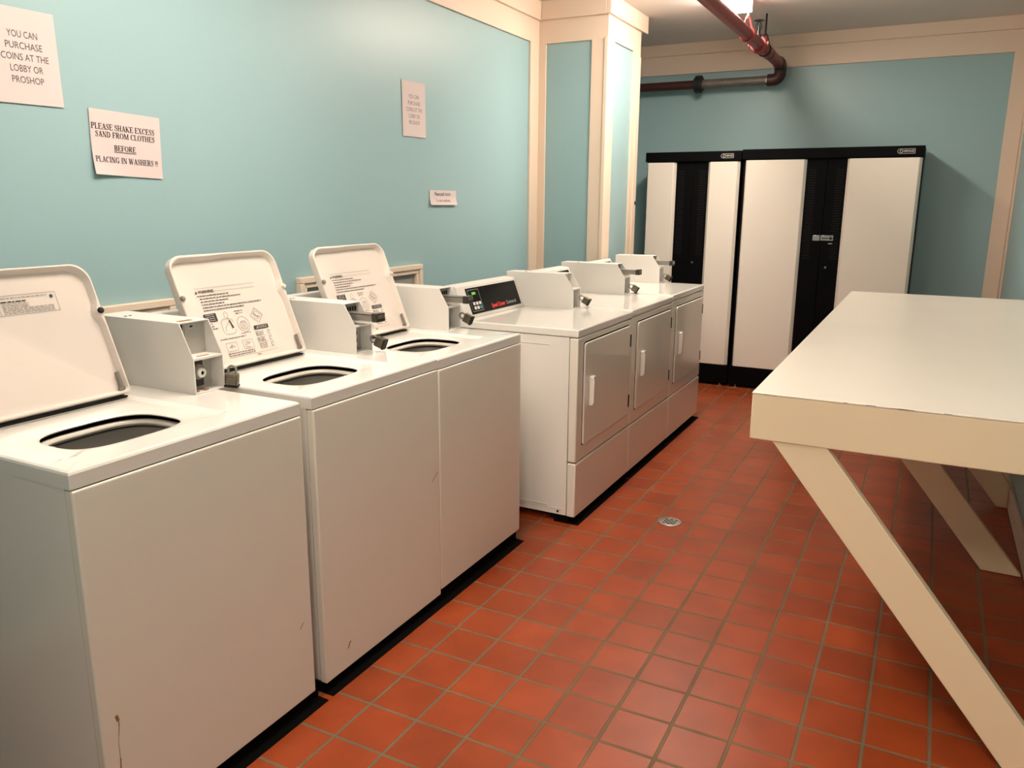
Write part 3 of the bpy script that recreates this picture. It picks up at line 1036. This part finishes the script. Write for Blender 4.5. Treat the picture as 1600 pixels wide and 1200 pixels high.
# ------------------------------------------------------------------ lockers
def locker(x0, x1, zt, splits, label, logo_w, latch):
    yf, yb = 4.0, 4.46
    t = thing('storage_locker', ((x0 + x1) / 2, (yf + yb) / 2, 0), label, 'locker', 'black and white storage lockers')
    piv = Vector(t.location)
    c = MB(piv)
    c.box(x0 + .004, x1 - .004, yf + .035, yb, .02, zt - .002)
    body = c.build('carcass', 'black', t, .002)
    b = MB(piv).box(x0, x1, yf - .004, yb, zt - .072, zt)
    band = b.build('top_band', 'black', t, .003)
    b = MB(piv).box(x0 + .002, x1 - .002, yf + .004, yf + .036, .022, .166)
    b.build('base_plinth', 'black', t, .003)
    for fx in (x0 + .06, x1 - .06, (x0 + x1) / 2 + .10, (x0 + x1) / 2 - .1):
        MB(piv).lathe([(.022, 0), (.022, .008), (.006, .010), (.006, .022)], (fx, yf + .02, 0), 14).build('leveling_foot', 'chrome', t)
    # emblem: rounded outline, ring and bar lettering
    lg = MB(piv)
    lx = x1 - .060 - logo_w if logo_w > .08 else x1 - .05 - logo_w
    O, R, Up, Nn = Vector((lx, yf - .004, zt - .036)), (1, 0, 0), (0, 0, 1), (0, -1, 0)
    hgt = .015
    ribbon(lg, [(0.012, hgt), (logo_w, hgt), (logo_w, -hgt), (0.012, -hgt)], .003, O, R, Up, Nn, .0006)
    ribbon(lg, arc(.012, 0, .015, hgt, 90, 270, 10), .003, O, R, Up, Nn, .0006)
    ribbon(lg, arc(.020, 0, .009, .009, 0, 360, 14), .004, O, R, Up, Nn, .0006)
    text_geo(lg, 'NEWAGE', .019, O + Vector((.034, 0, 0)), R, Up, Nn, 'LEFT', .0006, .0006, xs=(logo_w - .040) / .080)
    lg.build('emblem', 'silverink', band, smooth=False)
    xa, xbl, xm, xcr, xd = splits        # white 1 from xa to xbl, centre seam xm, white 2 from xcr to xd
    for (a, e, wa, we, side) in ((xa, xm - .0015, xa, xbl, -1), (xm + .0015, xd, xcr, xd, 1)):
        d = MB(piv).box(a, e, yf + .026, yf + .0345, .170, zt - .075)
        door = d.build('door', 'black', t, .002)
        # raised white panel with chamfered long edges
        z0, z1 = .170, zt - .078
        bv = .020
        p = MB(piv)
        o_, f_ = yf + .026, yf + .001
        ea, ee = wa + .0005, we - .0005
        prof = [(ea, o_), (ea + bv * .55, f_), (ee - bv, f_), (ee, o_)] if side < 0 else [(ea, o_), (ea + bv, f_), (ee - bv, f_), (ee, o_)]
        p.prism(prof, 'z', z0, z1)
        p.build('white_panel', 'lockwhite', door, .003)
        # perforated strip on the black stile
        v = MB(piv)
        sx0, sx1 = (we + .012, we + .070) if side < 0 else (wa - .070, wa - .012)
        zz = 1.66
        row = 0
        while zz > 1.02:
            for k in range(4):
                hx = sx0 + (k + .5 + (.5 if row % 2 else 0)) * (sx1 - sx0) / 4.5
                v.lathe([(.0042, 0), (.0042, -.0012)], (hx, yf + .026, zz), 6, 'y')
            zz -= .018
            row += 1
        v.build('vent_holes', 'vent', door)
    ks = MB(piv)
    ks.lathe([(.010, 0), (.010, -.004), (.006, -.005)], (xm + .045 if latch else xm + .03, yf + .026, .965), 14, 'y')
    lk = ks.build('keyed_lock', 'darkmetal', t)
    MB(piv).box((xm + .045 if latch else xm + .03) - .002, (xm + .045 if latch else xm + .03) + .004, yf + .0205, yf + .022, .960, .972).build('key_slot', 'chrome', lk)
    if latch:
        h = MB(piv)
        h.box(xm - .060, xm - .012, yf + .0205, yf + .026, 1.158, 1.198)
        h.box(xm - .006, xm + .082, yf + .0195, yf + .026, 1.160, 1.198)
        hp = h.build('hasp', 'chrome', t, .001)
        h = MB(piv)
        h.box(xm + .004, xm + .050, yf + .018, yf + .0195, 1.172, 1.180)
        h.lathe([(.012, 0), (.012, -.012), (.008, -.014)], (xm + .066, yf + .0195, 1.178), 12, 'y')
        h.build('hasp_staple', 'darkmetal', hp)
        MB(piv).box(xm + .050, xm + .078, yf + .021, yf + .0258, 1.136, 1.142).build('name_plate', 'silverink', t)
    return t


locker(-.775, -.031, 1.806, (-.766, -.528, -.400, -.282, -.040), 'narrower black and white locker partly behind the dryers', .090, False)
locker(-.027, 1.190, 1.813, (-.004, .436, .576, .706, 1.184), 'wide black and white locker with a silver hasp', .105, True)


# ------------------------------------------------------------------ folding table
tt = thing('folding_counter', (1.33, 1.45, 0), 'long cream laundry folding table with slanted braces at right wall', 'table')
pv = Vector(tt.location)
TX0, TX1, TY0, TY1, TZ, TU = .914, XR - .001, -.118, 2.76, .928, .797
MB(pv).box(TX0, TX1, TY0, TY1, TZ - .006, TZ).build('top_sheet', 'tabletop', tt, .0025, 3)
ap = MB(pv)
ap.box(TX0 + .001, TX1, TY0 + .001, TY0 + .036, TU, TZ - .0055)
ap.box(TX0 + .001, TX1, TY1 - .036, TY1 - .001, TU, TZ - .0055)
ap.box(TX0 + .001, TX0 + .036, TY0 + .036, TY1 - .036, TU, TZ - .0055)
ap.box(XR - .05, TX1, TY0 + .036, TY1 - .036, TU, TZ - .0055)
ap.build('apron', 'tablewood', tt, .003, 2)
for yb_, k in ((-.112, 0), (1.20, 0), (2.02, .10)):
    xt0, xt1 = .965 + k, 1.104 + k
    z1 = TU + .012
    sl = 1.247
    xf_ = XR - .020
    # board from under the apron down to the wall foot
    poly = [(xt0, z1), (xt1, z1)]
    xe = xf_
    ze = z1 - (xe - xt1) * sl
    if ze < 0.002:
        xe = xt1 + (z1 - 0.002) / sl
        ze = .002
        poly += [(xe, ze)]
    else:
        poly += [(xe, ze), (xe, .002)]
    poly += [(xt0 + (z1 - .002) / sl, .002)]
    MB(pv).prism(poly, 'y', yb_, yb_ + .034).build('brace', 'tablewood', tt, .002, 2)
ch = MB(pv)
for q in range(8):
    yy = random.uniform(TX0 + .02, TX1 - .4)
    ribbon(ch, [(yy, random.uniform(-.001, .001)), (yy + random.uniform(.01, .04), random.uniform(-.001, .001))], random.uniform(.0006, .0016), (0, TY0 - .0004, TZ - .0025), (1, 0, 0), (0, 0, 1), (0, -1, 0))
build_pieces(ch, 'edge_chip', 'paleink', tt)


# ------------------------------------------------------------------ paper signs
def paper(name, y0, y1, z0, z1, rot, curl, label, cat='sign'):
    """sheet on the left wall; returns thing plus plane frame for the print"""
    yc, zc = (y0 + y1) / 2, (z0 + z1) / 2
    o_x = XL + .0015
    W, H = (y1 - y0), (z1 - z0)
    U = Vector((0, math.cos(rot), math.sin(rot)))
    V = Vector((0, -math.sin(rot), math.cos(rot)))
    O = Vector((o_x, yc, zc))
    n, m = 14, 14
    vs, fs = [], []
    for s in (0, 1):
        for i in range(n + 1):
            for j in range(m + 1):
                u, v = i / n - .5, j / m - .5
                vs.append(O + U * u * W + V * v * H + Vector((curl(u, v) + s * .0006, 0, 0)))
    K = (n + 1) * (m + 1)
    idx = lambda i, j, s: s * K + i * (m + 1) + j
    for i in range(n):
        for j in range(m):
            fs.append((idx(i, j, 0), idx(i, j + 1, 0), idx(i + 1, j + 1, 0), idx(i + 1, j, 0)))
            fs.append((idx(i, j, 1), idx(i + 1, j, 1), idx(i + 1, j + 1, 1), idx(i, j + 1, 1)))
    for i in range(n):
        fs.append((idx(i, 0, 0), idx(i + 1, 0, 0), idx(i + 1, 0, 1), idx(i, 0, 1)))
        fs.append((idx(i, m, 0), idx(i, m, 1), idx(i + 1, m, 1), idx(i + 1, m, 0)))
    for j in range(m):
        fs.append((idx(0, j, 0), idx(0, j, 1), idx(0, j + 1, 1), idx(0, j + 1, 0)))
        fs.append((idx(n, j, 0), idx(n, j + 1, 0), idx(n, j + 1, 1), idx(n, j, 1)))
    t = thing(name, (XL, yc, zc), label, cat)
    MB(t.location).add(vs, fs).build('sheet', 'paper', t)

    def drape(mb):
        for i, q in enumerate(mb.v):
            p = q + mb.p
            d = p - O
            u, v = d.dot(U) / W, d.dot(V) / H
            mb.v[i] = q + Vector((curl(u, v) + .0006, 0, 0))
    return t, O, U, V, Vector((1, 0, 0)), W, H, drape


LINES = ['YOU CAN', 'PURCHASE', 'COINS AT THE', 'LOBBY OR', 'PROSHOP']


def coin_sign(y0, y1, z0, z1, rot, label, widths, ink):
    t, O, U, V, Nn, W, H, dr = paper('paper_sign', y0, y1, z0, z1, rot, lambda u, v: .002 + .004 * max(0, -v - .2) ** 1.5, label)
    mb = MB(t.location)
    for i, (s, wd) in enumerate(zip(LINES, widths)):
        n = MB()
        text_geo(n, s, .0270, (0, 0, 0), (1, 0, 0), (0, 1, 0), (0, 0, 1))
        xs = [q.x for q in n.v]
        k = wd / (max(xs) - min(xs))
        text_geo(mb, s, .0270, O + V * (.060 - i * .0315), U, V, Nn, 'CENTER', 0.0002, .0004, xs=k)
    dr(mb)
    build_pieces(mb, 'lettering', ink, t)
    return t


WD = [.090, .110, .142, .098, .096]
s1 = coin_sign(-.818, -.612, 1.697, 1.963, .012, 'large upper left paper notice YOU CAN PURCHASE COINS above the shake sand notice', WD, 'greyink')
s2 = coin_sign(1.197, 1.404, 1.746, 2.015, .010, 'upright paper notice YOU CAN PURCHASE COINS above the small note, right part of wall', WD, 'paleink')

curl3 = lambda u, v: .002 + .035 * max(0.0, (-u - v) - .45) ** 1.6 + .006 * max(0, -v - .3)
s3, O, U, V, Nn, W, H, dr = paper('paper_sign', -.532, -.267, 1.498, 1.703, -.034, curl3, 'white landscape notice PLEASE SHAKE EXCESS SAND with curled corner')
mb = MB(s3.location)
O2 = O + Nn * .0004
serif_text(mb, 'PLEASE SHAKE EXCESS', .238, .0185, -.010, .050, O2, U, V, Nn)
serif_text(mb, 'SAND FROM CLOTHES', .225, .0180, -.004, .026, O2, U, V, Nn)
serif_text(mb, 'BEFORE', .082, .0175, -.010, -.014, O2, U, V, Nn)
ribbon(mb, [(-.052, -.027), (.032, -.027)], .0022, O2, U, V, Nn)
serif_text(mb, 'PLACING IN WASHERS !!', .240, .0185, -.004, -.053, O2, U, V, Nn)
dr(mb)
build_pieces(mb, 'lettering', 'ink', s3)

curl4 = lambda u, v: .002 + .03 * max(0.0, -v + .05) ** 1.8
s4, O, U, V, Nn, W, H, dr = paper('paper_sign', 1.432, 1.702, 1.404, 1.482, 0.0, curl4, 'small wide paper note Please push button, pinned below the upright notice')
mb = MB(s4.location)
text_geo(mb, 'Please push button', .027, O + V * .019 + U * -.005, U, V, Nn, 'CENTER', .0004, .0005, xs=.80)
text_geo(mb, 'To start machines', .025, O + V * -.016 + U * -.005, U, V, Nn, 'CENTER', 0, .0005, xs=.80)
dr(mb)
build_pieces(mb, 'lettering', 'greyink', s4)


# ------------------------------------------------------------------ valve recess frames on the left wall
def valve_box(y0, y1, z0, z1, label):
    t = thing('valve_box', (XL, (y0 + y1) / 2, z0), label, 'wall box')
    piv = Vector(t.location)

    def frame(d, wd, x):
        mb = MB(piv)
        a0, a1, b0, b1 = y0 + d, y1 - d, z0 + d, z1 - d
        mb.box(XL, x, a0, a1, b1 - wd, b1)
        mb.box(XL, x, a0, a1, b0, b0 + wd)
        mb.box(XL, x, a0, a0 + wd, b0 + wd, b1 - wd)
        mb.box(XL, x, a1 - wd, a1, b0 + wd, b1 - wd)
        return mb
    frame(0, .026, XL + .030).build('frame', 'cream', t, .003)
    frame(.026, .022, XL + .022).build('inner_molding', 'cream', t, .003)
    MB(piv).box(XL, XL + .004, y0 + .048, y1 - .048, z0 + .048, z1 - .048).build('recess', 'basket', t)
    for i in range(3):
        zc = z0 + .10
        yy = y0 + .15 + i * .22
        if yy > y1 - .1:
            break
        MB(piv).tube([(XL + .004, yy, zc), (XL + .04, yy, zc), (XL + .06, yy, zc - .02), (XL + .065, yy, z0 - .1)], .011, 10).build('hose', 'rubber', t)
    return t


valve_box(.372, 1.318, .86, 1.096, 'cream framed valve recess on the wall behind the third washer lid')
valve_box(-1.25, -.283, .86, 1.076, 'cream framed valve recess on the wall behind the nearest coin box')


# ------------------------------------------------------------------ red sprinkler pipe
pp = thing('sprinkler_pipe', (.135, 4.38, 2.45), 'red sprinkler pipe under the ceiling turning down along the back wall', 'pipe')
pv = Vector(pp.location)
PXX, PZ, PR = .137, 2.45, .0385
MB(pv).tube([(PXX, YF + .002, PZ), (PXX, 3.5, PZ)], PR, 24).build('pipe_run', 'redpipe', pp)
MB(pv).tube([(PXX, 3.5, PZ), (PXX, 4.27, PZ)], PR - .0005, 24).build('pipe_run', 'redpipe', pp)
pts = [(PXX, 4.26, PZ), (PXX, 4.30, PZ)]
for a in range(0, 91, 15):
    r = math.radians(a)
    pts.append((PXX, 4.315 + .05 * math.sin(r), PZ - .05 + .05 * math.cos(r)))
for a in range(15, 91, 15):
    r = math.radians(a)
    pts.append((PXX - .05 + .05 * math.cos(r), 4.365, PZ - .058 - .05 * math.sin(r)))
zlow = PZ - .108
pts.append((PXX - .09, 4.365, zlow))
MB(pv).tube(pts, .045, 24).build('elbow', 'maroon', pp)
MB(pv).tube([(PXX - .085, 4.365, zlow), (PXX - .097, 4.365, zlow)], .040, 20).build('thread_collar', 'chrome', pp)
MB(pv).tube([(PXX - .095, 4.365, zlow), (-.46, 4.365, zlow)], .034, 20).build('galvanised_length', 'galv', pp)
MB(pv).tube([(-.46, 4.365, zlow), (XL + .002, 4.365, zlow)], .034, 20).build('side_run', 'maroon', pp)


def coupling(cy, axis, m, c):
    mb = MB(pv)
    R = .056
    pr = [(PR, -.034), (R - .006, -.034), (R, -.028), (R, -.010), (R - .006, -.006), (R - .006, .006), (R, .010), (R, .028), (R - .006, .034), (PR, .034)]
    mb.lathe(pr, c, 24, axis, cap=False)
    if axis == 'y':
        for s in (-1, 1):
            mb.box(c[0] + s * .052 - .014, c[0] + s * .052 + .014, c[1] - .022, c[1] + .022, c[2] - .012, c[2] + .012)
            mb.lathe([(.008, -.028), (.008, .028)], (c[0] + s * .060, c[1], c[2]), 8, 'y')
    else:
        for s in (-1, 1):
            mb.box(c[0] - .022, c[0] + .022, c[1] - .012, c[1] + .012, c[2] + s * .052 - .014, c[2] + s * .052 + .014)
            mb.lathe([(.008, -.028), (.008, .028)], (c[0], c[1], c[2] + s * .058), 8, 'x')
    return mb.build('coupling', m, pp)


coupling(3.5, 'y', 'brightred', (PXX, 3.50, PZ))
coupling(0, 'x', 'rubber', (-.485, 4.365, zlow))
for yy in (3.14, 3.86):
    MB(pv).lathe([(PR, -.006), (PR + .003, -.005), (PR + .003, .005), (PR, .006)], (PXX, yy, PZ), 24, 'y', cap=False).build('groove_ring', 'maroon', pp)


def hanger(yy, m, mr, rx=0.0):
    mb = MB(pv)
    mb.tube([(PXX + rx, yy, PZ + .095), (PXX + rx, yy, ZC)], .0065, 10)
    r = mb.build('hanger_rod', mr, pp)
    mb = MB(pv)
    pts = [(PXX + (PR + .004) * math.sin(math.radians(a)), yy, PZ + (PR + .004) * math.cos(math.radians(a)) * (1.0 if abs(a) > 60 else 1.0)) for a in range(40, 321, 20)]
    pts = [(PXX + .010, yy, PZ + .095)] + pts + [(PXX - .010, yy, PZ + .095)]
    mb.tube(pts, .006, 8)
    mb.lathe([(.012, .088), (.012, .104)], (PXX, yy, PZ), 8)
    mb.build('hanger_ring', m, pp)


hanger(3.12, 'brightred', 'fixture')
hanger(3.70, 'maroon', 'darkmetal')
sp = MB(pv).lathe([(.020, -.004), (.020, .018), (.013, .020), (.013, .040), (.008, .042), (.008, .082)], (PXX, 3.46, PZ + PR), 14).build('sprinkler_head', 'darkmetal', pp)
MB(pv).lathe([(.032, .100), (.034, .103), (.010, .106)], (PXX, 3.46, PZ + PR), 18).build('deflector', 'darkmetal', sp)
for s_ in (-1, 1):
    MB(pv).tube([(PXX + s_ * .008, 3.46, PZ + PR + .04), (PXX + s_ * .018, 3.46, PZ + PR + .07), (PXX + s_ * .004, 3.46, PZ + PR + .101)], .004, 8).build('frame_arm', 'darkmetal', sp)

# ------------------------------------------------------------------ floor drain
dr_ = thing('floor_drain', (.375, 1.09, 0), 'round metal floor drain grate in the red tiles', 'drain')
pv = Vector(dr_.location)
MB(pv).lathe([(.052, .0), (.052, .003), (.049, .0045), (.041, .0045), (.040, .002), (.0, .002)], (.375, 1.09, 0), 32).build('rim', 'drain', dr_)
g = MB(pv)
for k in range(-3, 4):
    for l in range(-3, 4):
        a, b = k * .0115, l * .0115
        if math.hypot(a, b) < .036 and (k + l) % 2 == 0:
            g.box(.375 + a - .0045, .375 + a + .0045, 1.09 + b - .0045, 1.09 + b + .0045, .002, .0026)
g.build('grate_holes', 'gap', dr_)
g = MB(pv)
for (a, b) in ((0, .036), (0, -.036)):
    g.lathe([(.004, .002), (.004, .0042)], (.375 + a, 1.09 + b, 0), 10)
g.build('screw', 'chrome', dr_)

# small dark bolt on the pilaster edge
bt = MB((PX + .02, 3.345, 1.42)).lathe([(.013, 0), (.013, .004), (.006, .007)], (PX + .02, 3.345, 1.42), 12, 'x').build('bolt', 'rubber')
bt.location = (PX + .02, 3.345, 1.42)
tag(bt, 'small dark bolt on the cream pilaster edge beside the lockers', 'bolt')
